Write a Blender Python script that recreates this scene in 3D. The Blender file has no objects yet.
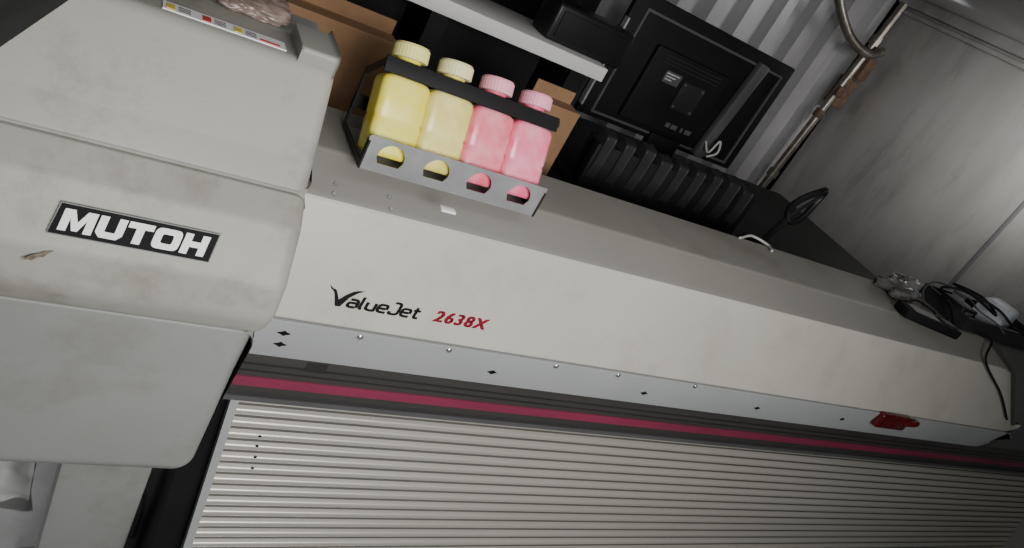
import bpy, bmesh, math, random
from mathutils import Vector, Matrix, noise
random.seed(4)
scene = bpy.context.scene
col = scene.collection
ZC = 1.95
F = 740.0
# ---------------------------------------------------------------- camera basis
vx = Vector((1160, 262, F)); vd = Vector((-775, 1343, F))
xh = vx.normalized()
vd = (vd - xh * vd.dot(xh)).normalized()
yh = xh.cross(vd).normalized()
def ray(u, v):
    r = Vector((u - 512, v - 274, F)); return r.dot(xh), r.dot(yh), r.dot(vd)
def W(x, y, D): return Vector((x, y, ZC - D))
def atY(u, v, y):
    a, b, c = ray(u, v); s = y / b; return W(a * s, y, c * s)
def atD(u, v, D):
    a, b, c = ray(u, v); s = D / c; return W(a * s, b * s, D)
def atX(u, v, x):
    a, b, c = ray(u, v); s = x / a; return W(x, b * s, c * s)
cd = bpy.data.cameras.new('camera'); cam = bpy.data.objects.new('camera', cd); col.objects.link(cam)
cd.sensor_width = 36; cd.lens = F / 1024 * 36; cd.clip_start = .02
R = Vector((xh.x, yh.x, -vd.x)); Dn = Vector((xh.y, yh.y, -vd.y)); Fw = Vector((xh.z, yh.z, -vd.z))
m = Matrix((R, -Dn, -Fw)).transposed().to_4x4(); m.translation = Vector((0, 0, ZC))
cam.matrix_world = m
scene.camera = cam

# ---------------------------------------------------------------- materials
MATS = {}
def mat(name, c, rough=.5, metal=0.0, var=.12, scale=6.0, bump=0.0, c2=None, spec=.5, trans=0.0, stretch=(1, 1, 1), sss=0.0, coat=0.0, bscale=None, grime=None, alpha=1.0):
    mt = bpy.data.materials.new(name); mt.use_nodes = True
    nt = mt.node_tree; b = nt.nodes['Principled BSDF']
    tc = nt.nodes.new('ShaderNodeTexCoord'); mp = nt.nodes.new('ShaderNodeMapping')
    mp.inputs['Scale'].default_value = stretch
    nt.links.new(tc.outputs['Object'], mp.inputs['Vector'])
    nz = nt.nodes.new('ShaderNodeTexNoise'); nz.inputs['Scale'].default_value = scale; nz.inputs['Detail'].default_value = 6
    nt.links.new(mp.outputs['Vector'], nz.inputs['Vector'])
    cr = nt.nodes.new('ShaderNodeValToRGB')
    lo = c2 if c2 else tuple(k * (1 - var) for k in c); hi = c if c2 else tuple(min(1, k * (1 + var)) for k in c)
    cr.color_ramp.elements[0].position = .3; cr.color_ramp.elements[1].position = .7
    cr.color_ramp.elements[0].color = (*lo, 1); cr.color_ramp.elements[1].color = (*hi, 1)
    nt.links.new(nz.outputs['Fac'], cr.inputs['Fac'])
    out = cr.outputs['Color']
    if grime:
        n3 = nt.nodes.new('ShaderNodeTexNoise'); n3.inputs['Scale'].default_value = grime[1]; n3.inputs['Detail'].default_value = 8; n3.inputs['Roughness'].default_value = .7
        nt.links.new(mp.outputs['Vector'], n3.inputs['Vector'])
        r3 = nt.nodes.new('ShaderNodeValToRGB'); r3.color_ramp.elements[0].position = .50; r3.color_ramp.elements[1].position = .76
        r3.color_ramp.elements[0].color = (0, 0, 0, 1); r3.color_ramp.elements[1].color = (grime[2],) * 3 + (1,)
        nt.links.new(n3.outputs['Fac'], r3.inputs['Fac'])
        mx = nt.nodes.new('ShaderNodeMix'); mx.data_type = 'RGBA'
        nt.links.new(r3.outputs['Color'], mx.inputs['Factor']); nt.links.new(out, mx.inputs['A']); mx.inputs['B'].default_value = (*grime[0], 1)
        out = mx.outputs['Result']
    nt.links.new(out, b.inputs['Base Color'])
    b.inputs['Roughness'].default_value = rough; b.inputs['Metallic'].default_value = metal
    b.inputs['Specular IOR Level'].default_value = spec
    b.inputs['Transmission Weight'].default_value = trans
    b.inputs['Coat Weight'].default_value = coat
    b.inputs['Alpha'].default_value = alpha
    if sss:
        b.inputs['Subsurface Weight'].default_value = sss; b.inputs['Subsurface Radius'].default_value = (.03, .02, .01)
        b.inputs['Subsurface Scale'].default_value = .5
    if bump:
        n2 = nt.nodes.new('ShaderNodeTexNoise'); n2.inputs['Scale'].default_value = bscale or scale * 6; n2.inputs['Detail'].default_value = 4
        nt.links.new(mp.outputs['Vector'], n2.inputs['Vector'])
        bp = nt.nodes.new('ShaderNodeBump'); bp.inputs['Strength'].default_value = bump; bp.inputs['Distance'].default_value = .01
        nt.links.new(n2.outputs['Fac'], bp.inputs['Height']); nt.links.new(bp.outputs['Normal'], b.inputs['Normal'])
    MATS[name] = mt; return mt
M_cab = mat('cabinet_grey', (.335, .336, .300), .5, var=.08, scale=4, bump=.05, bscale=300, grime=((.155, .135, .098), 7, .75))
M_cab2 = mat('cabinet_lower_grey', (.283, .288, .282), .5, var=.06, scale=4, bump=.05, bscale=300, grime=((.165, .15, .125), 6, .6))
M_cabd = mat('cabinet_dark_grey', (.10, .10, .098), .5, var=.08, scale=4)
M_cov = mat('cover_cream', (.480, .474, .415), .42, var=.04, scale=3, grime=((.27, .25, .19), 7, .4))
M_deck = mat('cover_deck_shade', (.275, .269, .240), .5, var=.06, scale=4, grime=((.18, .16, .12), 6, .6))  # cover tone darkened as painted shade on the flat top, plus grime
M_bev = mat('cover_bevel_shade', (.215, .210, .190), .5, var=.05, scale=4)  # painted shade: darker copy of the cover tone for the bevel band
M_lip = mat('lip_pale', (.35, .363, .372), .4, var=.05, scale=5)
M_dark = mat('dark_plastic', (.022, .022, .024), .45, var=.25, spec=.3)
M_smoke = mat('smoked_window', (.085, .08, .077), .3, var=.2, stretch=(.2, 1, 8), scale=5)
M_pane = mat('smoked_pane', (.06, .057, .055), .12, var=.1, alpha=.22, spec=.6)
M_red = mat('red_stripe', (.60, .034, .15), .4, var=.25, scale=3)
M_redl = mat('red_latch', (.085, .005, .007), .2, var=.4, scale=60)
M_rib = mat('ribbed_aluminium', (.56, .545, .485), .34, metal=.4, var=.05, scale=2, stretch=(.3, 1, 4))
M_groove = mat('rib_groove_shade', (.10, .096, .086), .6, var=.15, scale=4)
M_steel = mat('zinc_steel', (.40, .41, .42), .38, metal=.5, var=.15, scale=20)
M_screw = mat('screw_metal', (.55, .55, .55), .25, metal=.9, var=.1)
M_black = mat('black_matt', (.009, .009, .010), .6, var=.3, spec=.2)
M_blackg = mat('black_satin', (.012, .012, .014), .4, var=.3, spec=.3)
M_white = mat('white_letter', (.92, .92, .92), .5, var=.03)
M_logo = mat('logo_black', (.008, .008, .010), .6, var=.1, spec=.1)
M_logor = mat('logo_red', (.46, .008, .05), .5, var=.1)
M_card = mat('cardboard', (.23, .13, .065), .8, var=.15, scale=14, bump=.1)
M_shelf = mat('white_board', (.68, .68, .67), .5, var=.06)
M_wall = mat('painted_corrugated', (.46, .455, .47), .5, var=.12, scale=2.5, bump=.05)
M_silver = mat('brushed_sheet', (.42, .417, .405), .33, metal=.6, var=.10, scale=4, stretch=(1, 1.8, .5), bump=.12, bscale=5, grime=((.16, .15, .135), 3.5, .6))
M_floor = mat('concrete', (.5, .5, .5), .7, var=.25, scale=5, bump=.25, bscale=30)
M_pipe = mat('worn_pipe', (.26, .24, .21), .35, metal=.75, var=.3, scale=15, grime=((.10, .06, .035), 12, .7))
M_rust = mat('rusty_bracket', (.10, .06, .038), .7, var=.4, scale=30)
M_yel = mat('ink_yellow', (.92, .77, .03), .26, c2=(.95, .88, .24), scale=22, sss=.22)
M_yel2 = mat('ink_pale_yellow', (.74, .65, .10), .26, c2=(.92, .85, .38), scale=22, sss=.22)
M_pink = mat('ink_pink', (.86, .09, .18), .26, c2=(.97, .38, .45), scale=22, sss=.22)
M_pink2 = mat('ink_magenta', (.92, .10, .24), .26, c2=(.98, .40, .50), scale=22, sss=.22)
M_capy = mat('cap_yellow', (.94, .88, .34), .4, var=.03)
M_capy2 = mat('cap_cream', (.93, .87, .48), .4, var=.03)
M_capp = mat('cap_pink', (.95, .45, .52), .4, var=.03)
M_capp2 = mat('cap_rose', (.94, .41, .52), .4, var=.03)
M_bag = mat('clear_bag', (.22, .21, .21), .15, var=.4, trans=.4, scale=20)
M_bagb = mat('brown_bag', (.20, .15, .13), .3, var=.45, scale=35)
M_pet = mat('translucent_white', (.70, .75, .82), .3, var=.08, trans=.2)
M_lred = mat('label_red', (.6, .05, .05), .5); M_lyel = mat('label_yellow', (.75, .6, .1), .5)
M_scuff = mat('scuff_brown', (.15, .12, .085), .7, var=.45, scale=150)
M_wcable = mat('white_cable', (.5, .5, .48), .4, var=.05)
M_grey = mat('mid_grey_plastic', (.09, .09, .095), .4, var=.15)

# ---------------------------------------------------------------- mesh helpers
def link(name, bm_or_me, mt, parent=None, smooth=35, inv=None):
    if isinstance(bm_or_me, bmesh.types.BMesh):
        bmesh.ops.recalc_face_normals(bm_or_me, faces=bm_or_me.faces)
        me = bpy.data.meshes.new(name); bm_or_me.to_mesh(me); bm_or_me.free()
    else:
        me = bm_or_me; me.materials.clear()
    for k in (mt if isinstance(mt, list) else [mt]): me.materials.append(k)
    if smooth:
        for p in me.polygons: p.use_smooth = True
        me.set_sharp_from_angle(angle=math.radians(smooth))
    o = bpy.data.objects.new(name, me); col.objects.link(o)
    if parent:
        o.parent = parent
        if parent.type == 'EMPTY' and inv is None: o.matrix_parent_inverse = Matrix.Translation(-parent.location)
    return o
def tag(o, label, cat=None, group=None):
    o['label'] = label
    if cat: o['category'] = cat
    if group: o['group'] = group
    return o
def struct(o, label=None):
    o['kind'] = 'structure'
    if label: o['label'] = label
    return o
def thing(name, loc, label, cat, group=None):
    o = bpy.data.objects.new(name, None); o.empty_display_size = .05; col.objects.link(o); o.location = Vector(loc)
    return tag(o, label, cat, group)
def box(bm, a, b, bev=0.0, seg=2, mtx=None):
    x0, y0, z0 = [min(p, q) for p, q in zip(a, b)]; x1, y1, z1 = [max(p, q) for p, q in zip(a, b)]
    r = bmesh.ops.create_cube(bm, size=1.0); vs = r['verts']
    for v in vs:
        v.co = Vector(((x0 + x1) / 2 + v.co.x * (x1 - x0), (y0 + y1) / 2 + v.co.y * (y1 - y0), (z0 + z1) / 2 + v.co.z * (z1 - z0)))
        if mtx: v.co = mtx @ v.co
    if bev:
        es = list({e for v in vs for e in v.link_edges})
        bmesh.ops.bevel(bm, geom=es, offset=bev, segments=seg, affect='EDGES', profile=.5)
    return bm
def BX(x0, x1, y0, y1, D0, D1, bev=0.0, seg=2, bm=None):
    bm = bm or bmesh.new(); return box(bm, (x0, y0, ZC - D1), (x1, y1, ZC - D0), bev, seg)
def fillet(pts, r, n=5):
    out = []; N = len(pts)
    for i in range(N):
        p0, p1, p2 = Vector(pts[i - 1][:2]), Vector(pts[i][:2]), Vector(pts[(i + 1) % N][:2])
        ri = pts[i][2] if len(pts[i]) > 2 else r
        if ri <= 0: out.append(p1); continue
        a = (p0 - p1); b = (p2 - p1)
        la, lb = a.length, b.length; a.normalize(); b.normalize()
        ang = a.angle(b); t = min(ri / math.tan(ang / 2), la * .45, lb * .45)
        q0 = p1 + a * t; q2 = p1 + b * t
        for k in range(n + 1):
            s = k / n; out.append(q0 * (1 - s) ** 2 + p1 * 2 * s * (1 - s) + q2 * s * s)
    return out
def prism(pts, x0, x1, bm=None, nx=1):
    """closed (y, D) polygon swept along x"""
    bm = bm or bmesh.new(); rings = []
    for k in range(nx + 1):
        x = x0 + (x1 - x0) * k / nx
        rings.append([bm.verts.new(W(x, p[0], p[1])) for p in pts])
    n = len(pts)
    for r0, r1 in zip(rings, rings[1:]):
        for i in range(n): bm.faces.new((r0[i], r0[(i + 1) % n], r1[(i + 1) % n], r1[i]))
    bm.faces.new(rings[0]); bm.faces.new(rings[-1][::-1])
    return bm
def endbevel(bm, x, off, seg=3):
    es = [e for e in bm.edges if all(abs(v.co.x - x) < 1e-5 for v in e.verts)]
    bmesh.ops.bevel(bm, geom=es, offset=off, segments=seg, affect='EDGES', profile=.5)
def roundend(pts, x0, x1, rad, cy, bm=None, n=6, xf=None, inr=None):
    """prism whose x1 end is rounded: the last rings shrink inward along the profile's normals; xf gives the end x of a profile point"""
    bm = bm or bmesh.new(); rings = []
    inr = inr or rad
    cnt = len(pts); area = sum(pts[i][0] * pts[(i + 1) % cnt][1] - pts[(i + 1) % cnt][0] * pts[i][1] for i in range(cnt))
    sg = 1 if area > 0 else -1
    nrm = []
    for i in range(cnt):
        t = Vector(pts[(i + 1) % cnt]) - Vector(pts[i - 1]); t = t.normalized() if t.length > 1e-9 else Vector((1, 0))
        nrm.append(Vector((-t.y, t.x)) * sg)
    rings.append([bm.verts.new(W(x0, p[0], p[1])) for p in pts])
    for k in range(n + 1):
        a = math.pi / 2 * k / n; dx = -rad + rad * math.sin(a); ins = inr * (1 - math.cos(a))
        rings.append([bm.verts.new(W((xf(p[0], p[1]) if xf else x1) + dx, p[0] + q.x * ins * (p[0] < cy), p[1] + q.y * ins * (p[0] < cy))) for p, q in zip(pts, nrm)])
    for r0, r1 in zip(rings, rings[1:]):
        for i in range(cnt): bm.faces.new((r0[i], r0[(i + 1) % cnt], r1[(i + 1) % cnt], r1[i]))
    bm.faces.new(rings[0]); bm.faces.new(rings[-1][::-1])
    return bm
def spline(pts, n=8):
    P = [Vector(p) for p in pts]
    if len(P) < 3: return P
    P = [P[0] * 2 - P[1]] + P + [P[-1] * 2 - P[-2]]; out = []
    for i in range(1, len(P) - 2):
        a, b, c, d = P[i - 1], P[i], P[i + 1], P[i + 2]
        for k in range(n):
            t = k / n
            out.append(.5 * ((2 * b) + (c - a) * t + (2 * a - 5 * b + 4 * c - d) * t * t + (3 * b - a - 3 * c + d) * t ** 3))
    out.append(P[-2]); return out
def tube(bm, pts, r, seg=10, closed=False):
    n = len(pts); rings = []; up = Vector((0, 0, 1)); prev = None
    for i, p in enumerate(pts):
        if closed: t = (pts[(i + 1) % n] - pts[i - 1]).normalized()
        else: t = (pts[min(i + 1, n - 1)] - pts[max(i - 1, 0)]).normalized()
        if prev is None:
            a = up if abs(t.dot(up)) < .9 else Vector((1, 0, 0)); s = t.cross(a).normalized()
        else: s = (prev - t * prev.dot(t)).normalized()
        prev = s; u = t.cross(s); rr = r[i] if isinstance(r, (list, tuple)) else r
        rings.append([bm.verts.new(p + (s * math.cos(2 * math.pi * k / seg) + u * math.sin(2 * math.pi * k / seg)) * rr) for k in range(seg)])
    pr = list(zip(rings, rings[1:])) + ([(rings[-1], rings[0])] if closed else [])
    for a, b in pr:
        for k in range(seg): bm.faces.new((a[k], a[(k + 1) % seg], b[(k + 1) % seg], b[k]))
    if not closed: bm.faces.new(rings[0][::-1]); bm.faces.new(rings[-1])
    return bm
def disc(bm, c, nrm, r, h, seg=12, top=.8):
    nrm = Vector(nrm).normalized(); a = Vector((1, 0, 0)); a = (a - nrm * a.dot(nrm)).normalized(); b = nrm.cross(a)
    R0 = [bm.verts.new(c + (a * math.cos(2 * math.pi * k / seg) + b * math.sin(2 * math.pi * k / seg)) * r) for k in range(seg)]
    R1 = [bm.verts.new(v.co + nrm * h * .6) for v in R0]
    R2 = [bm.verts.new(c + (v.co - c) * top + nrm * h) for v in R0]
    for A, B in ((R0, R1), (R1, R2)):
        for k in range(seg): bm.faces.new((A[k], A[(k + 1) % seg], B[(k + 1) % seg], B[k]))
    bm.faces.new(R0[::-1]); bm.faces.new(R2); return bm
def eval_curve(c):
    o = bpy.data.objects.new('tmp', c); col.objects.link(o)
    bpy.context.view_layer.update()
    dg = bpy.context.evaluated_depsgraph_get()
    me = bpy.data.meshes.new_from_object(o.evaluated_get(dg)); bpy.data.objects.remove(o); return me
def flat(polys, th):
    c = bpy.data.curves.new('flat', 'CURVE'); c.dimensions = '2D'; c.fill_mode = 'BOTH'; c.extrude = th / 2
    for p in polys:
        s = c.splines.new('POLY'); s.points.add(len(p) - 1); s.use_cyclic_u = True
        for q, pt in zip(p, s.points): pt.co = (q[0], q[1], 0, 1)
    return eval_curve(c)
def text(body, size, shear=0.0, off=0.0, th=.0006, space=1.0):
    c = bpy.data.curves.new('t', 'FONT'); c.body = body; c.size = size; c.shear = shear; c.offset = off; c.extrude = th / 2; c.space_character = space
    return eval_curve(c)
def openfillet(pts, r, n=3):
    out = [Vector(pts[0])]
    for i in range(1, len(pts) - 1):
        p0, p1, p2 = Vector(pts[i - 1]), Vector(pts[i]), Vector(pts[i + 1]); a = (p0 - p1); b = (p2 - p1)
        t = min(r, a.length * .45, b.length * .45); q0 = p1 + a.normalized() * t; q2 = p1 + b.normalized() * t
        for k in range(n + 1):
            s = k / n; out.append(q0 * (1 - s) ** 2 + p1 * 2 * s * (1 - s) + q2 * s * s)
    out.append(Vector(pts[-1])); return out
def thick(pts, w):
    L, Rr = [], []
    n = len(pts)
    for i in range(n):
        d0 = (pts[i] - pts[i - 1]).normalized() if i else (pts[1] - pts[0]).normalized()
        d1 = (pts[i + 1] - pts[i]).normalized() if i < n - 1 else d0
        t = (d0 + d1).normalized(); nn = Vector((-t.y, t.x)); k = w / 2 / max(.4, nn.dot(Vector((-d0.y, d0.x))))
        L.append(pts[i] + nn * k); Rr.append(pts[i] - nn * k)
    return [tuple(p) for p in L + Rr[::-1]]
def lettering(glyphs, w, gap, shear, r, th):
    """one mesh of stroked letters; glyphs = [(strokes, advance)]"""
    bm = bmesh.new(); ox = 0
    for strokes, adv in glyphs:
        for s in strokes:
            pl = thick(openfillet(s, r), w); pl = [(ox + x + y * shear, y) for x, y in pl]
            me = flat([pl], th); bm.from_mesh(me)
        ox += adv + gap
    me = bpy.data.meshes.new('letters'); bm.to_mesh(me); bm.free(); return me
def boldtext(body, shear, off, grow, space):
    """font text thickened sideways by overlaying shifted copies"""
    me = text(body, 1, shear, off, .05, space); bm = bmesh.new()
    for k in range(5):
        for j in range(2):
            c = me.copy(); c.transform(Matrix.Translation((grow * k / 4, .03 * j, 0))); bm.from_mesh(c)
    out = bpy.data.meshes.new('letters'); bm.to_mesh(out); bm.free(); return out
def frame(o, up, lift=0.0, right=(1, 0, 0)):
    r = Vector(right).normalized(); u = Vector(up).normalized(); n = r.cross(u).normalized(); u = n.cross(r)
    M = Matrix((r, u, n)).transposed().to_4x4(); M.translation = Vector(o) + n * lift; return M
def fitme(me, w, h=None, th=.001):
    xs = [v.co.x for v in me.vertices]; ys = [v.co.y for v in me.vertices]; zs = max(abs(v.co.z) for v in me.vertices)
    sx = w / (max(xs) - min(xs)); sy = h / (max(ys) - min(ys)) if h else sx; x0, y0 = min(xs), min(ys)
    for v in me.vertices: v.co.x = (v.co.x - x0) * sx; v.co.y = (v.co.y - y0) * sy; v.co.z = v.co.z / zs * th / 2
    return me
def rrect(x0, x1, y0, y1, r, n=5): return [tuple(p) for p in fillet([(x0, y0), (x1, y0), (x1, y1), (x0, y1)], r, n)]

# ================================================================ THE PRINTER
PR = thing('large_format_printer', (1.8, 1.2, 0), 'long grey wide-format printer with ribbed front guide and bulky end cabinet', 'printer')
XL0, XL1 = -.13, .272
lid = roundend(fillet([(1.16, .322, .004), (.965, .322, .02), (.908, .435, .04), (.886, .4722, .004), (.92, .476, 0), (1.16, .476, 0)], .004), XL0, XL1 + .009, .016, 1.1)
geom = lid.verts[:] + lid.edges[:] + lid.faces[:]
bmesh.ops.bisect_plane(lid, geom=geom, plane_co=W(-.015, 1, .322), plane_no=Vector((-.106, 0, .085)).normalized(), clear_outer=True)
bmesh.ops.holes_fill(lid, edges=[e for e in lid.edges if e.is_boundary], sides=0)
link('cabinet_lid', lid, M_cab, PR)
fr = roundend(fillet([(.93, .4765, 0), (.885, .4762, .004), (.852, .508, .03), (.818, .585, .035), (.815, .640, .05), (.838, .682, .02), (.93, .685, 0), (1.16, .685, 0), (1.16, .4765, 0)], .004, 7), XL0, XL1 + .011, .020, .92)
prism([(.892, .466), (.892, .488), (1.1, .488), (1.1, .466)], XL0 + .03, XL1 + .006, fr)
link('cabinet_front', fr, M_cab, PR)
ba = roundend(fillet([(.93, .687, 0), (.845, .687, .004), (.866, .80, .06), (.892, 1.03, .04), (.92, 1.068, .03), (1.16, 1.068, 0), (1.16, .687, 0)], .004), XL0, XL1 + .003, .030, .94, n=8)
link('cabinet_base', ba, M_cab2, PR)
hd = prism(fillet([(.966, .330, .004), (.960, .303, .006), (1.05, .300, .006), (1.05, .330, 0)], .004), .226, .276)
endbevel(hd, .226, .004); endbevel(hd, .276, .006)
link('control_hood', hd, M_cab, PR)
def onplane(p0, n):
    def f(u, v):
        a, b, c = ray(u, v); q = p0 - Vector((0, 0, ZC)); d = Vector((a, b, -c))
        return d * (q.dot(n) / d.dot(n)) + Vector((0, 0, ZC))
    return f
# nameplate
fu = Vector((0, .034, .077)).normalized(); fn = Vector((1, 0, 0)).cross(fu)
base = W(-.003, .8255, .567)
pl = flat([[(0, 0), (.177, 0), (.183, .038), (.008, .038)]], .004)
pl.transform(frame(base, fu, .002)); NP = link('nameplate', pl, M_logo, PR, smooth=0)
tag(NP, 'black nameplate with bold white lettering')
bd = flat([[(-.0005, -.0005), (.1775, -.0005), (.1836, .0385), (.0075, .0385)], [(.0007, .0007), (.1763, .0007), (.1821, .0373), (.0087, .0373)]], .001)
bd.transform(frame(base, fu, .0042)); link('border', bd, M_grey, NP, smooth=0)
Lt = []; ox = 0
def addl(polys, w):
    global ox
    for p in polys: Lt.append([(ox + x + y * .17, y) for x, y in p])
    ox += w + .1
addl([[(0, 0), (0, 1), (.40, 1), (.64, .45), (.88, 1), (1.28, 1), (1.28, 0), (.96, 0), (.96, .60), (.74, .05), (.52, .05), (.32, .60), (.32, 0)]], 1.28)
addl([[(0, 1), (0, .22), (.2, 0), (.87, 0), (1.07, .22), (1.07, 1), (.74, 1), (.74, .29), (.33, .29), (.33, 1)]], 1.07)
addl([[(-.02, 1), (1.02, 1), (1.02, .71), (.67, .71), (.67, 0), (.33, 0), (.33, .71), (-.02, .71)]], 1.0)
addl([rrect(0, 1.14, 0, 1, .28), rrect(.33, .81, .28, .72, .1)], 1.14)
addl([[(0, 0), (0, 1), (.33, 1), (.33, .64), (.74, .64), (.74, 1), (1.07, 1), (1.07, 0), (.74, 0), (.74, .36), (.33, .36), (.33, 0)]], 1.07)
le = fitme(flat(Lt, .05), .164, .0265)
le.transform(frame(base + Vector((.009, 0, 0)) + fu * .0057, fu, .0046)); tag(link('lettering', le, M_white, NP, smooth=0), 'white block lettering')
sf = onplane(base, fn)
sc = flat([[(x * .8, y * .8) for x, y in [(0, 0), (.009, .003), (.013, .002), (.020, .008), (.027, .010), (.031, .015), (.038, .022), (.031, .020), (.026, .0185), (.022, .015), (.013, .011), (.006, .006)]]], .0002)
sc.transform(frame(sf(20, 260), fu, .0002)); link('scuff_mark', sc, M_scuff, PR, smooth=0)
wl = link('warning_label', BX(.062, .212, .978, 1.006, .3205, .322), M_white, PR, smooth=0)
for i, (x, w, mt) in enumerate(((.066, .010, M_lyel), (.108, .010, M_lred), (.146, .010, M_lyel), (.178, .026, M_lred))):
    link('warning_icon', BX(x, x + w, .982, .987 if i == 3 else .999, .3198, .3206), mt, wl, smooth=0)
for x in (.080, .122, .160):
    for k in range(3): link('label_print', BX(x, x + .014, .984 + k * .006, .986 + k * .006, .3199, .3206), M_grey, wl, smooth=0)
# main cover; its far end is cut on a slant and rounded
XC0 = .284
LT0 = .758                       # depth where the face ends and the lip begins
FY = .981
def xend(y, D):
    ks = ((.498, 2.63), (.55, 2.73), (.60, 2.82), (.66, 2.89), (.72, 2.935), (.765, 2.95))
    if D > .70 and y > 1.01: return 2.95 if y < 1.2 else 2.70
    if D <= .505: return 2.63 - (y - 1.12) * .33
    for (a, p), (b, q) in zip(ks, ks[1:]):
        if D <= b: return p + (q - p) * (D - a) / (b - a)
    return ks[-1][1]
cvp = fillet([(1.30, .498, .008), (1.118, .502, .03), (1.046, .553, .035), (FY, LT0, .004), (1.02, LT0 + .003, 0), (1.30, LT0 + .003, 0)], .004, 10)
cv = roundend(cvp, XC0, 2.94, .10, 1.29, xf=xend, inr=.030, n=8)
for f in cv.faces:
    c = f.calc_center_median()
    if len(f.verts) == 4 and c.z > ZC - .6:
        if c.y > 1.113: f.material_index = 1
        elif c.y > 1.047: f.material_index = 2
CV = link('top_cover', cv, [M_cov, M_deck, M_bev], PR)
bup = Vector((0, .072, .051)).normalized(); bn = Vector((1, 0, 0)).cross(bup)
lipp = fillet([(FY - .004, LT0 + .002, .002), (.994, .854, .003), (1.03, .857, 0), (1.03, LT0 + .004, 0)], .002, 3)
lipb = roundend(lipp, XC0, 2.96, .10, 1.02, inr=.026, n=8, xf=lambda y, D: 2.945 - .06 * max(0, (D - LT0) / .10) ** 2)
LP = link('front_lip', lipb, M_lip, PR, smooth=30)
cup = Vector((0, 1.046 - FY, LT0 - .553)).normalized(); cn = Vector((1, 0, 0)).cross(cup)
face = onplane(W(0, FY, LT0), cn)
bev = onplane(W(0, 1.046, .553), bn)
lup = Vector((0, -(.994 - FY + .004), .854 - LT0 - .002)).normalized(); ln = Vector((1, 0, 0)).cross(lup)
lipf = onplane(W(0, FY - .004, LT0 + .002), ln)
# model lettering
GA = ([[(.04, .64), (.56, .64), (.56, 0)], [(.50, .36), (0, .36), (0, 0), (.50, 0)]], .56)
GL = ([[(0, 1), (0, 0), (.14, 0)]], .14)
GU = ([[(0, .64), (0, 0), (.54, 0)], [(.54, .64), (.54, -.06)]], .54)
GE = ([[(.56, 0), (0, 0), (0, .64), (.56, .64), (.56, .28)], [(.5, .32), (.05, .32)]], .56)
GJ = ([[(.12, 1), (.56, 1), (.56, 0), (0, 0), (0, .22)]], .56)
GT = ([[(.14, .92), (.14, 0), (.44, 0)], [(-.04, .64), (.42, .64)]], .40)
b0 = face(331, 303)
tv = fitme(lettering([GA, GL, GU, GE, GJ, GE, GT], .195, .22, .2, .22, .05), .141, .026)
tv.transform(frame(b0 + Vector((.026, 0, 0)) - cup * .003, cup, .0006)); tag(link('model_lettering', tv, M_logo, CV, smooth=0), 'black italic lettering')
vv = flat([[(x * .9, y * .86) for x, y in [(-.012, .038), (-.004, .031), (.002, .030), (.006, .024), (.012, .010), (.024, .022), (.036, .031), (.046, .035), (.058, .036), (.046, .030), (.032, .018), (.018, -.004), (.008, -.004), (.002, .018), (-.002, .026), (-.008, .030)]]], .0006)
vv.transform(frame(b0, cup, .0006)); link('model_lettering', vv, M_logo, CV, smooth=0)
tn = fitme(boldtext('2638X', .26, .004, .09, 1.2), .118, .0225)
tn.transform(frame(face(432, 321), cup, .0006)); tag(link('number_lettering', tn, M_logor, CV, smooth=0), 'red bold italic number')
for (u, v) in ((336, 184), (334, 194), (389, 197), (391, 209)):
    link('screw', disc(bmesh.new(), bev(u, v) - bn * .001, bn, .0045, .003), M_screw, CV)
for (u, v) in ((360, 337), (449, 350), (556, 366), (618, 375), (695, 386)):
    link('screw', disc(bmesh.new(), lipf(u, v), ln, .006, .003), M_screw, LP)
for (u, v) in ((284, 333), (280, 344), (492, 372), (644, 393), (757, 408), (842, 419)):
    s = .009
    dm = flat([[(-1.3 * s, 0), (-.4 * s, -.4 * s), (0, -.75 * s), (.4 * s, -.4 * s), (1.3 * s, 0), (.4 * s, .4 * s), (0, .75 * s), (-.4 * s, .4 * s)]], .001)
    dm.transform(frame(lipf(u, v), lup, .0008)); link('alignment_mark', dm, M_logo, LP, smooth=0)
# red latch on lip
p = lipf(893, 419)
bm = bmesh.new(); box(bm, (p.x - .09, p.y - .020, p.z - .028), (p.x + .06, p.y + .004, p.z + .024), .008, 3)
box(bm, (p.x - .05, p.y - .026, p.z - .010), (p.x + .02, p.y - .014, p.z + .010), .005, 2)
tube(bm, spline([p + Vector((.03, -.015, .0)), p + Vector((.065, -.026, .012)), p + Vector((.09, -.018, .012)), p + Vector((.09, 0, 0))], 5), .009)
LT = link('latch', bm, M_redl, PR); tag(LT, 'glossy dark red latch')
# smoked window band + stripe
WX0 = .283
SW = link('smoked_window', prism([(1.02, .859), (1.044, 1.0), (1.08, 1.0), (1.08, .859)], WX0, 3.7), M_smoke, PR, smooth=0)
def bandy(D): return 1.02 + (D - .859) * .17
def strip(name, D0, D1, t, mt): return link(name, prism([(bandy(D0) - t, D0), (bandy(D1) - t, D1), (bandy(D1) + .001, D1), (bandy(D0) + .001, D0)], WX0 + .001, 3.7), mt, SW, smooth=0)
strip('red_stripe', .940, .966, .003, M_red)
strip('trim_strip', .902, .906, .002, M_dark)
strip('trim_strip', .921, .925, .002, M_dark)
strip('trim_strip', .986, 1.0, .014, M_grey)
pn = prism([(bandy(.866) - .008, .866), (bandy(.986) - .011, .986), (bandy(.986) - .0095, .986), (bandy(.866) - .0065, .866)], WX0 + .001, 3.7)
tag(link('window_pane', pn, M_pane, SW, smooth=0), 'glossy smoked see-through pane')
qq = atY(316, 366, 1.03); link('sensor_window', BX(qq.x - .02, qq.x + .02, bandy(ZC - qq.z) - .002, bandy(ZC - qq.z) + .006, ZC - qq.z - .012, ZC - qq.z + .012), M_dark, SW, smooth=0)
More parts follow.
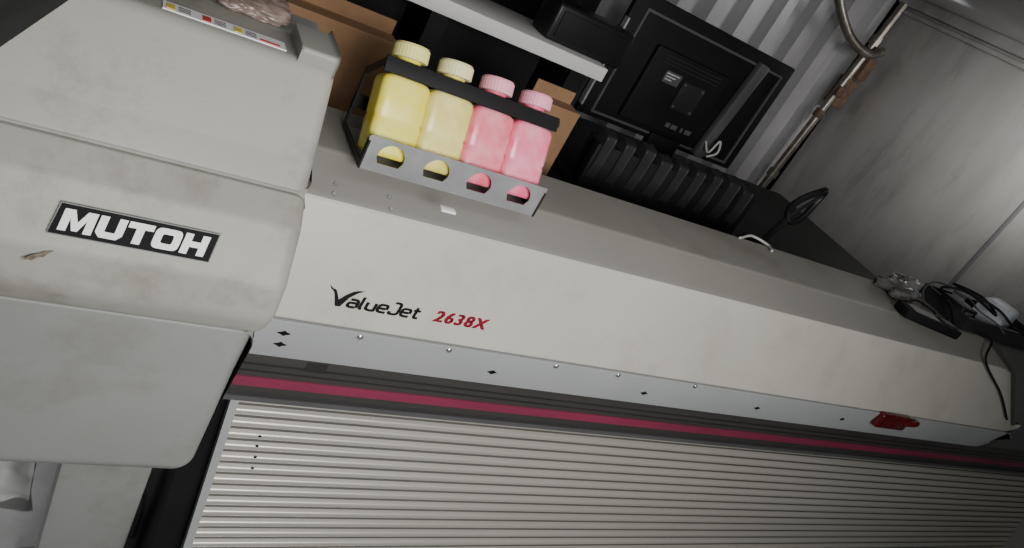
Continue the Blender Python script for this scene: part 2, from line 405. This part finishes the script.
# ribbed guide: pale ribs, grooves darkened with painted shade
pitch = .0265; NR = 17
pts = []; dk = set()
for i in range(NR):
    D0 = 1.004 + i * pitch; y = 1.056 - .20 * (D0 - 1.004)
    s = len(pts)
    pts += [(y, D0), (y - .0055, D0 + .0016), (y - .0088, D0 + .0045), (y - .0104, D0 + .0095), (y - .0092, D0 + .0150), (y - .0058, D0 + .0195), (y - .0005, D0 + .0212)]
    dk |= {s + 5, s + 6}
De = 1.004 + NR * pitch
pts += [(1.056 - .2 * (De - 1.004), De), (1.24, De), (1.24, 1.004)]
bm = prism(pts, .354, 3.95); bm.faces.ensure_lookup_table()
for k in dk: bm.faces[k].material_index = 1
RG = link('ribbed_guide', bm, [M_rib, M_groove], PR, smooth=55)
for (u, v) in ((260, 436), (257, 444), (255, 453), (252, 462)):
    q = atY(u, v, 1.03); q.y = 1.056 - .2 * (ZC - q.z - 1.004) - .0100
    link('perforation', disc(bmesh.new(), q, (0, -1, 0), .003, .0006), M_logo, RG)
link('side_plate', prism([(1.10, .88), (1.07, 1.0), (.985, 1.45), (1.0, 1.85), (1.38, 1.85), (1.38, .88)], .288, .340), M_black, PR, smooth=0)
link('edge_strip', prism([(1.045, 1.0), (.945, 1.48), (.96, 1.48), (1.06, 1.0)], .338, .3535), M_lip, PR, smooth=0)
rcp = fillet([(1.32, .500, .02), (1.12, .510, .03), (1.055, .562, .03), (.995, LT0, .02), (1.003, .855, .01), (1.32, .855, 0)], .01)
rc = prism(rcp, 2.975, 3.72)
for v in rc.verts:
    if v.co.x < 3: v.co.x = xend(v.co.y, ZC - v.co.z) + .006 if v.co.y < 1.31 and ZC - v.co.z < LT0 else (2.952 if v.co.y < 1.2 else (2.58 if ZC - v.co.z < .6 else 2.952))
link('end_cabinet', rc, M_cabd, PR)
for x in (.10, 3.3):
    sl = link('stand_leg', BX(x, x + .16, 1.09, 1.16, 1.03, 1.90, .006), M_cab2, PR)
    link('stand_foot', BX(x - .02, x + .18, .75, 1.36, 1.88, 1.95, .01), M_cab2, sl)
link('cross_beam', BX(.26, 3.4, 1.17, 1.23, 1.50, 1.60, .005), M_dark, PR)

# ================================================================ INK RACK
DK = .4975
RK = thing('bottle_rack', (.575, 1.17, ZC - DK), 'sheet metal bottle rack with arched cutouts and black retaining bar on the printer', 'rack')
x0, x1 = .396, .748
PIT = .0852
hs = []
for i in range(4):
    cx = .047 + i * PIT
    hs.append([(cx - .019, .0165), (cx + .019, .0165)] + [(cx + .024 * math.cos(a), .030 + .024 * math.sin(a)) for a in [math.pi * (k - .5) / 13 for k in range(15)]])
me = flat([rrect(0, x1 - x0, 0, .062, .003, 2)] + hs, .002)
me.transform(frame(W(x0, 1.072, DK), (0, 0, 1)))
tag(link('front_plate', me, M_steel, RK, smooth=0), 'grey steel plate with four arched holes')
link('floor_plate', BX(x0, x1, 1.073, 1.225, DK - .002, DK), M_steel, RK, smooth=0)
for x in (x0, x1 - .003):
    bm = prism(thick([Vector((1.074, .445)), Vector((1.074, .491)), Vector((1.218, .491)), Vector((1.218, .385)), Vector((1.142, .335))], .012), x, x + .003)
    link('side_frame', bm, M_dark, RK, smooth=0)
link('back_rail', BX(x0, x1, 1.216, 1.222, .43, .455), M_dark, RK, smooth=0)
TILT = math.radians(24); wv = Vector((0, math.sin(TILT), math.cos(TILT))); nf = Vector((0, -math.cos(TILT), math.sin(TILT)))
bc = W(0, 1.1055, .4825)
p = bc + wv * .1465 + nf * .027
fm = frame(Vector((x0, p.y, p.z)), wv)
bm = bmesh.new(); box(bm, (0, -.0130, -.003), (x1 - x0 - .004, .0130, .003), .0015, 2, fm)
link('retaining_bar', bm, M_black, RK)
def sup(w, d, z, n=36, e=4.5):
    out = []
    for k in range(n):
        a = 2 * math.pi * k / n; c, s = math.cos(a), math.sin(a)
        r = (abs(c) ** e + abs(s) ** e) ** (-1 / e); out.append(Vector((w * c * r, d * s * r, z)))
    return out
def loft(bm, rings, cap=True):
    V = [[bm.verts.new(p) for p in r] for r in rings]; n = len(V[0])
    for a, b in zip(V, V[1:]):
        for k in range(n): bm.faces.new((a[k], a[(k + 1) % n], b[(k + 1) % n], b[k]))
    if cap: bm.faces.new(V[0][::-1]); bm.faces.new(V[-1])
    return bm
def bottle_body():
    r = [sup(.038, .025, 0, e=6), sup(.0410, .028, .003, e=8), sup(.0424, .0295, .008, e=9), sup(.0424, .0295, .058, e=9), sup(.0412, .028, .063, e=9), sup(.0424, .0295, .068, e=9), sup(.0424, .0295, .120, e=9), sup(.0418, .0290, .1255, e=8), sup(.0402, .028, .1295, e=7), sup(.0365, .026, .133, e=5.5), sup(.029, .023, .135, e=4), sup(.0225, .021, .136, e=2.2), sup(.021, .020, .137, e=2), sup(.021, .020, .172, e=2)]
    return loft(bmesh.new(), r)
def cap_bm():
    r = []
    for z, rad in ((.166, .0295), (.167, .0312), (.187, .0307), (.191, .0278)):
        ring = []
        for k in range(64):
            a = 2 * math.pi * k / 64; rr = rad * (1 - (.022 if k % 2 else 0) * (z < .189)); ring.append(Vector((rr * math.cos(a), rr * math.sin(a), z)))
        r.append(ring)
    return loft(bmesh.new(), r)
spec = [('deep yellow ink bottle at the end of the rack nearest the grey cabinet', M_yel, M_capy),
        ('pale yellow ink bottle with cream cap between yellow and pink bottles', M_yel2, M_capy2),
        ('pink ink bottle standing directly beside the pale yellow bottle', M_pink, M_capp),
        ('pink ink bottle at the end of the rack farthest from the grey cabinet', M_pink2, M_capp2)]
proto = None
for i, (lab, mb, mc) in enumerate(spec):
    loc = Vector((.4440 + i * PIT, bc.y, bc.z))
    if i == 0:
        B = thing('ink_bottle', loc, lab, 'bottle', 'ink bottles in the rack')
        bo = link('bottle_body', bottle_body(), mb, B, 50, inv=1); ca = link('cap', cap_bm(), mc, B, 30, inv=1)
        proto = (B, bo, ca)
    else:
        B = proto[0].copy(); col.objects.link(B); B['label'] = lab; B.location = loc
        for src, mt in ((proto[1], mb), (proto[2], mc)):
            c = src.copy(); c.data = src.data.copy(); c.data.materials[0] = mt; col.objects.link(c); c.parent = B; c.matrix_parent_inverse = Matrix.Identity(4)
    B.rotation_euler = (-TILT, 0, 0)

# ================================================================ SMALL THINGS ON THE PRINTER
def deckD(y): return .502 - (y - 1.118) * .0216
pp = atD(448, 209, .500)
dd = deckD(pp.y)
bm = box(bmesh.new(), (pp.x - .014, pp.y - .008, ZC - dd), (pp.x + .014, pp.y + .008, ZC - dd + .005), .0015)
tag(link('paper_scrap', bm, M_white, None), 'small white folded scrap lying in front of the bottle rack', 'paper')
def crumple(loc, sx, sy, sz, amp, seed, name, mt):
    bm = bmesh.new(); bmesh.ops.create_icosphere(bm, subdivisions=5, radius=1)
    for v in bm.verts:
        p = v.co.copy(); q = p * 1.6 + Vector((seed, seed * 2, 0))
        k = 1 + amp * (noise.noise(q) * 1.2 + .5 * (abs(noise.noise(q * 2.2)) - .2) + .3 * (abs(noise.noise(q * 4.5)) - .2))
        v.co = Vector((p.x * k * sx, p.y * k * sy, max(-.55, p.z * k) * sz)); v.co += Vector(loc) + Vector((0, 0, .55 * sz))
    return link(name, bm, mt, None, 40)
bg = crumple(W(.170, 1.095, .3215), .060, .036, .020, .28, 3, 'plastic_bag', M_bagb)
tag(bg, 'smooth brown wrapped plastic bundle on top of the end cabinet', 'bag')
bg = crumple(W(2.20, 1.245, deckD(1.245) - .002), .085, .040, .036, .55, 11, 'plastic_bag', M_bag)
tag(bg, 'crumpled clear plastic bag at the far end of the printer top', 'bag')
dv = thing('handheld_reader', atD(926, 322, .494), 'small black flat device lying beside the black bottle tray', 'device')
dv.location.z = ZC - .5015
q = dv.location; Mz = Matrix.Translation(q) @ Matrix.Rotation(math.radians(-14), 4, 'Z')
link('body', box(bmesh.new(), (-.11, -.03, .001), (.11, .03, .030), .006, 2, Mz), M_black, dv)
link('screen', box(bmesh.new(), (-.08, -.02, .029), (.02, .02, .0315), 0, 2, Mz), M_grey, dv)
link('keypad', box(bmesh.new(), (.04, -.018, .029), (.09, .018, .033), .001, 2, Mz), M_dark, dv)
TD = .497
tr = thing('bottle_tray', W(2.75, 1.22, TD), 'shallow black tray holding translucent container at far end of printer', 'tray')
def tray(bm, x0, x1, y0, y1, D1, h, t=.008):
    BX(x0, x1, y0, y1, D1 - t, D1, 0, 2, bm)
    for a in ((x0, x0 + t, y0, y1), (x1 - t, x1, y0, y1), (x0 + t, x1 - t, y0, y0 + t), (x0 + t, x1 - t, y1 - t, y1)): BX(*a, D1 - h, D1 - t, 0, 2, bm)
    return bm
link('tray_body', tray(bmesh.new(), 2.40, 2.93, 1.12, 1.30, TD, .045), M_dark, tr, smooth=0)
o = thing('plastic_container', W(2.72, 1.215, TD - .009), 'translucent white container lying in the black tray among cables', 'container')
Mr = Matrix.Translation(o.location + Vector((0, 0, .044))) @ Matrix.Rotation(math.radians(14), 4, 'Z') @ Matrix.Rotation(math.radians(90), 4, 'Y')
r = [sup(.036, .044, -.105, e=5), sup(.040, .048, -.098, e=5), sup(.040, .048, .045, e=5), sup(.034, .040, .062, e=3), sup(.02, .02, .072, e=2), sup(.018, .018, .085, e=2)]
bm = loft(bmesh.new(), r); bmesh.ops.transform(bm, matrix=Mr, verts=bm.verts); link('container_body', bm, M_pet, o)
bm = loft(bmesh.new(), [sup(.022, .022, z, e=2) for z in (.076, .078, .104)]); bmesh.ops.transform(bm, matrix=Mr, verts=bm.verts); link('cap', bm, M_dark, o)
ad = thing('power_adapter', W(2.46, 1.21, TD - .009), 'black power adapter block lying in the tray beside the container', 'adapter')
link('adapter_body', box(bmesh.new(), (2.42, 1.16, ZC - TD + .009), (2.51, 1.25, ZC - TD + .055), .006, 3), M_blackg, ad)
link('socket', box(bmesh.new(), (2.44, 1.155, ZC - TD + .02), (2.48, 1.162, ZC - TD + .045), .001, 2), M_grey, ad)
sb = thing('small_box', W(2.545, 1.262, TD - .009), 'small grey plastic box between the adapter and the white container', 'box')
Ms = Matrix.Translation(sb.location) @ Matrix.Rotation(.3, 4, 'Z')
link('box_body', box(bmesh.new(), (-.022, -.018, .0), (.022, .018, .045), .004, 2, Ms), M_steel, sb); link('box_lid', box(bmesh.new(), (-.024, -.020, .045), (.024, .020, .055), .003, 2, Ms), M_grey, sb)
cb = [W(2.46, 1.09, .482), W(2.54, 1.085, .49), face(982, 360) + cn * .012, face(997, 392) + cn * .012, face(1004, 418) + cn * .010]
tag(link('cable', tube(bmesh.new(), spline(cb, 10), .0035, 8), M_black), 'thin black cable draped down over the printer cover', 'cable')
cb = [W(2.33, 1.10, .492), W(2.36, 1.16, .46), W(2.38, 1.24, .43), W(2.46, 1.20, .405), W(2.56, 1.14, .425), W(2.58, 1.22, .41), W(2.48, 1.27, .415), W(2.55, 1.15, .405), W(2.62, 1.10, .43), W(2.78, 1.09, .45), W(2.86, 1.09, .47), W(2.96, 1.08, .49)]
tag(link('cable', tube(bmesh.new(), spline(cb, 10), .0045, 8), M_black), 'thick black cable tangled over the bottle tray', 'cable')
cb = [W(2.30, 1.20, .492), W(2.34, 1.26, .46), W(2.42, 1.28, .43), W(2.50, 1.22, .425), W(2.47, 1.15, .43), W(2.54, 1.11, .44), W(2.60, 1.10, .46)]
tag(link('cable', tube(bmesh.new(), spline(cb, 10), .003, 8), M_grey), 'thin grey cable looping over the power adapter', 'cable')
cb = [W(2.16, 1.17, .496), W(2.26, 1.21, .485), W(2.31, 1.17, .488), W(2.28, 1.145, .490), W(2.34, 1.14, .488), W(2.38, 1.16, .49)]
tag(link('cable', tube(bmesh.new(), spline(cb, 10), .003, 8), M_black), 'thin black cable curled beside the clear plastic bag', 'cable')

# ================================================================ BEHIND THE PRINTER
BN = thing('workbench', (1.4, 1.85, 0), 'black workbench standing behind the printer', 'bench')
link('bench_top', BX(.27, 2.75, 1.41, 2.30, .62, .66, .004), M_black, BN)
for x in (.42, 2.66):
    for y in (1.43, 2.21): link('leg', BX(x, x + .06, y, y + .06, .66, 1.95), M_black, BN, smooth=0)
for (xa, xb, lab) in ((.285, .515, 'brown cardboard carton standing between the grey cabinet and yellow bottle'), (.865, .985, 'narrow brown cardboard carton standing beyond the pink end of the bottle rack')):
    CT = thing('cardboard_box', W((xa + xb) / 2, 1.47, .62), lab, 'box', 'cartons behind the printer')
    link('carton_body', BX(xa, xb, 1.445, 1.50, .385, .62, .002), M_card, CT, smooth=0)
    link('flap', box(bmesh.new(), (xa + .005, 1.4985, ZC - .386), (xb - .005, 1.502, ZC - .355), 0, 2), M_card, CT, smooth=0)
SH = thing('shelf', W(.6, 1.9, .62), 'white edged shelf board on black supports behind the cartons', 'shelf')
link('shelf_board', BX(.28, 1.235, 1.80, 2.05, .330, .370, .003), M_shelf, SH)
for x in (.30, .7, 1.15): link('support', BX(x, x + .05, 1.84, 2.03, .370, .62), M_black, SH, smooth=0)
link('shade_panel', BX(.28, 1.235, 2.03, 2.05, .370, .62), M_black, SH, smooth=0)  # black sheet added as the shadow under the shelf board
SP = thing('speaker', W(1.17, 1.92, .330), 'long black box lying on the end of the white shelf', 'speaker')
link('housing', BX(1.03, 1.30, 1.85, 1.96, .225, .330, .010, 3), M_blackg, SP)
link('grille', BX(1.05, 1.28, 1.846, 1.852, .24, .315, .002), M_black, SP)
CB = thing('cabinet', (.5, 2.6, 0), 'tall black cabinet standing against the corrugated wall', 'cabinet')
link('carcass', BX(-.6, 1.45, 2.36, 2.85, -.35, 1.95, .005), M_black, CB)
for i in range(3):
    xx = -.59 + i * .68
    d = link('door', BX(xx, xx + .67, 2.345, 2.36, -.34, 1.9, .003), M_blackg, CB)
    link('handle', BX(xx + .6, xx + .62, 2.325, 2.346, .45, .62, .003), M_dark, d)
# monitor seen from behind
MN = thing('monitor', W(1.72, 2.02, .62), 'black flat monitor seen from behind with ports and label', 'monitor')
link('panel', BX(1.35, 2.09, 2.02, 2.045, .11, .53, .005), M_black, MN)
bm = bmesh.new()
for a in ((1.40, 2.05, .15, .158), (1.40, 2.05, .505, .513)): BX(a[0], a[1], 2.014, 2.022, a[2], a[3], 0, 2, bm)
for a in ((1.40, 1.408), (2.042, 2.05)): BX(a[0], a[1], 2.014, 2.022, .158, .505, 0, 2, bm)
link('rear_rim', bm, M_grey, MN, smooth=0)
link('rear_housing', BX(1.50, 1.84, 2.0, 2.02, .23, .49, .008, 2), M_black, MN)
link('bracket_plate', BX(1.66, 1.76, 1.992, 2.001, .30, .40, .002), M_dark, MN)
for x in (1.67, 1.75):
    for D in (.31, .39): link('screw', disc(bmesh.new(), W(x, 1.992, D), (0, -1, 0), .005, .003), M_screw, MN)
link('spec_label', BX(1.575, 1.645, 1.997, 2.001, .29, .33), M_grey, MN, smooth=0)
for k in range(3): link('label_print', BX(1.58, 1.635 - k * .012, 1.996, 1.9975, .296 + k * .01, .300 + k * .01), M_wcable, MN, smooth=0)
for k, (a, b) in enumerate(((.0, .018), (.026, .052), (.070, .080), (.092, .120))): link('port', BX(1.69 + a, 1.69 + b, 1.997, 2.001, .448, .464), M_grey, MN, smooth=0)
for k in range(3): link('vent_slot', BX(1.54, 1.80, 1.997, 2.001, .245 + k * .012, .250 + k * .012), M_dark, MN, smooth=0)
link('edge_strip', BX(1.347, 1.354, 2.005, 2.03, .20, .50, .001), M_steel, MN, smooth=0)  # pale strip stands in for the highlight along the panel's left edge
link('stand_bar', box(bmesh.new(), (-.022, -.014, -.19), (.022, .014, .19), .004, 2, Matrix.Translation(W(1.91, 2.0, .33)) @ Matrix.Rotation(.10, 4, 'Y')), M_grey, MN)
link('stand_neck', BX(1.66, 1.80, 2.0, 2.03, .50, .61, .004), M_black, MN); link('stand_base', BX(1.52, 1.94, 1.92, 2.12, .605, .62, .004), M_black, MN)
cbp = [W(1.88, 1.985, .455), W(1.885, 1.95, .48), W(1.91, 1.955, .43), W(1.925, 1.95, .47), W(1.90, 1.96, .50)]
tag(link('monitor_cable', tube(bmesh.new(), spline(cbp, 8), .004, 8), M_wcable, MN), 'short white cable')
# slotted black rack
SR = thing('slotted_rack', W(1.46, 1.6, .62), 'black plastic rack with a row of rounded slots in front of the monitor', 'rack')
bm = BX(1.165, 1.80, 1.565, 1.60, .470, .62, .004)
BX(1.165, 1.80, 1.60, 1.76, .60, .62, .002, 2, bm)
link('rack_body', bm, M_black, SR)
for i in range(9):
    x = 1.175 + i * .069; h = random.uniform(-.010, .006); wd = random.uniform(.030, .042)
    bm = prism(fillet([(1.558, .52), (1.558, .448 + h, .012), (1.605, .440 + h, .012), (1.64, .49, .01), (1.64, .60), (1.57, .60)], .003), x, x + wd)
    endbevel(bm, x, .004); endbevel(bm, x + wd, .004)
    link('divider', bm, M_dark, SR)
LPT = thing('looped_tool', W(2.05, 1.62, .62), 'black handled tool with an oval loop leaning behind the printer', 'tool')
c = atY(806, 205, 1.62); ax = (atY(824, 192, 1.62) - atY(786, 220, 1.62)).normalized(); pr = (Vector((0, 1, 0)).cross(ax)).normalized()
lp = []
for k in range(32):
    a = 2 * math.pi * k / 32; rr = 1 + .06 * math.sin(3 * a + .6)
    lp.append(c + ax * .075 * math.cos(a) * rr + pr * .035 * math.sin(a) * rr + Vector((0, .008 * math.sin(2 * a), 0)))
link('loop', tube(bmesh.new(), lp, .0115, 8, True), M_blackg, LPT)
bm = tube(bmesh.new(), spline([c - ax * .07, c - ax * .12 + pr * .006, c - ax * .17 + Vector((0, 0, -.02)), W(c.x - .16, 1.62, .612)], 6), .011, 8); link('handle', bm, M_blackg, LPT)
bm = tube(bmesh.new(), spline([c + ax * .055 + pr * .01, c + ax * .0 + pr * .004, c - ax * .065 - pr * .008], 6), .006, 8); link('inner_bar', bm, M_dark, LPT)
cp = [atD(740, 238, .493), atD(752, 236, .493), atD(768, 245, .493), atD(772, 251, .493)]
tag(link('cable', tube(bmesh.new(), spline(cp, 8), .0035, 8), M_wcable), 'short white cable lying on the rear edge of the printer top', 'cable')

# ================================================================ ROOM
WX, WY, CZ = 3.82, 3.28, 2.40
bm = bmesh.new()
prof = []; x = -2.2; p = .21
while x < WX:
    prof += [(x, 0), (x + .065, 0), (x + .085, .065), (x + .19, .065)]; x += p
prof = [(min(a, WX), b) for a, b in prof] + [(WX, 0)]
lo = [bm.verts.new((a, WY + b, 0)) for a, b in prof]; hi = [bm.verts.new((a, WY + b, CZ)) for a, b in prof]
for i in range(len(prof) - 1): bm.faces.new((lo[i], lo[i + 1], hi[i + 1], hi[i]))
struct(link('wall_back', bm, M_wall, smooth=0), 'pale corrugated metal back wall')
bm = box(bmesh.new(), (WX, -1.5, 0), (WX + .05, WY + .07, CZ)); struct(link('wall_right', bm, M_silver, smooth=0), 'silver sheet metal end wall')
pt = atX(985, 248, WX)
bm = box(bmesh.new(), (WX - .008, pt.y - .010, .2), (WX + .002, pt.y + .010, CZ - .1), .002); struct(link('trim_1', bm, M_grey, smooth=0), 'vertical seam in the end wall')
bm = bmesh.new(); box(bm, (WX - .07, -1.5, CZ - .06), (WX, WY, CZ), .01); box(bm, (WX - .045, -1.5, CZ - .10), (WX, WY, CZ - .075), .005)
struct(link('trim_2', bm, M_silver, smooth=0), 'ribbed metal rail where the end wall meets the ceiling')
struct(link('floor', box(bmesh.new(), (-2.2, -1.5, -.05), (WX, WY + .07, 0)), M_floor, smooth=0), 'grey concrete floor')
struct(link('ceiling', box(bmesh.new(), (-2.2, -.6, CZ), (WX, WY + .07, CZ + .04)), M_wall, smooth=0), 'pale metal ceiling')
CP = thing('conduit_pipe', W(3.66, 3.17, .95), 'straight worn metal pipe running up the corner beside the silver wall', 'pipe')
top = atY(905, 4, 3.17); bot = atY(757, 193, 3.17)
link('pipe', tube(bmesh.new(), [bot, top], .024, 14), M_pipe, CP)
mid = atY(850, 82, 3.17); d = (top - bot).normalized()
bm = box(bmesh.new(), (-.05, -.03, -.16), (.05, .05, .02), .01, 2, Matrix.Translation(mid)); box(bm, (-.03, -.05, .03), (.045, .03, .17), .01, 2, Matrix.Translation(mid)); box(bm, (-.09, -.045, -.10), (-.03, -.02, -.04), .006, 2, Matrix.Translation(mid))
tag(link('latch_bracket', bm, M_rust, CP), 'rusty brown latch bracket')
for s in (.12, .45, .82):
    q = bot.lerp(top, s); link('clamp', tube(bmesh.new(), [q - d * .025, q + d * .025], .034, 14), M_rust if s == .45 else M_pipe, CP)
bp = [atY(836, -20, 3.1), atY(842, 15, 3.1), atY(852, 40, 3.1), atY(868, 54, 3.1), atY(882, 52, 3.12)]
tag(link('bent_pipe', tube(bmesh.new(), spline(bp, 8), .026, 12), M_pipe), 'bent metal tube curving in front of the corrugated wall', 'pipe')
bm = bmesh.new(); bmesh.ops.create_grid(bm, x_segments=24, y_segments=24, size=.09)
fp = atD(-10, 494, 1.94)
for v in bm.verts: v.co += Vector((0, 0, .020 + .03 * noise.noise(v.co * 16))); v.co += Vector((fp.x, fp.y + .06, 0))
tag(link('plastic_sheet', bm, M_shelf), 'crumpled white sheet lying on the floor beside the printer leg', 'sheet')

# ================================================================ LIGHT
def area(name, loc, target, sx, sy, e, c=(1, 1, 1), spread=180):
    l = bpy.data.lights.new(name, 'AREA'); l.shape = 'RECTANGLE'; l.size = sx; l.size_y = sy; l.energy = e; l.color = c; l.spread = math.radians(spread)
    o = bpy.data.objects.new(name, l); col.objects.link(o); o.location = loc
    o.rotation_euler = (Vector(target) - Vector(loc)).to_track_quat('-Z', 'Y').to_euler(); return o
area('doorway_light', (.55, -.95, 2.0), (.72, 1.1, 1.35), 1.2, .7, 22.5, (1, .985, .95), 112)
area('ceiling_fill', (1.0, .7, 2.36), (1.0, .9, 0), 1.2, .3, 2, (1, .97, .92))  # unseen fill light added under the ceiling
def spot(name, loc, target, ang, e, size=.15, c=(1, 1, 1)):
    l = bpy.data.lights.new(name, 'SPOT'); l.energy = e; l.spot_size = math.radians(ang); l.spot_blend = 1; l.shadow_soft_size = size; l.color = c
    o = bpy.data.objects.new(name, l); col.objects.link(o); o.location = loc
    o.rotation_euler = (Vector(target) - Vector(loc)).to_track_quat('-Z', 'Y').to_euler(); return o
spot('wall_fill', (2.9, 1.2, 2.25), (3.82, 1.95, 2.0), 85, 50, .2, (1, .98, .94))  # added spot, no fixture there, brightens the silver end wall
spot('glare_fill', (3.3, 1.5, 2.3), (3.82, 2.0, 2.08), 80, 100, .15, (1, .99, .96))  # added spot that makes the bright sheen high on the end wall
spot('rear_fill', (3.4, 2.55, 2.3), (2.3, 3.3, 2.0), 110, 12, .1)  # added grazing light that brings out the corrugation
spot('floor_fill', (-1.0, 2.3, 1.7), (.0, 1.4, 0), 60, 45, .2)  # unseen spot added to lift the floor at the left
w = bpy.data.worlds.new('world'); scene.world = w; w.use_nodes = True
w.node_tree.nodes['Background'].inputs['Color'].default_value = (.75, .8, .9, 1); w.node_tree.nodes['Background'].inputs['Strength'].default_value = .065
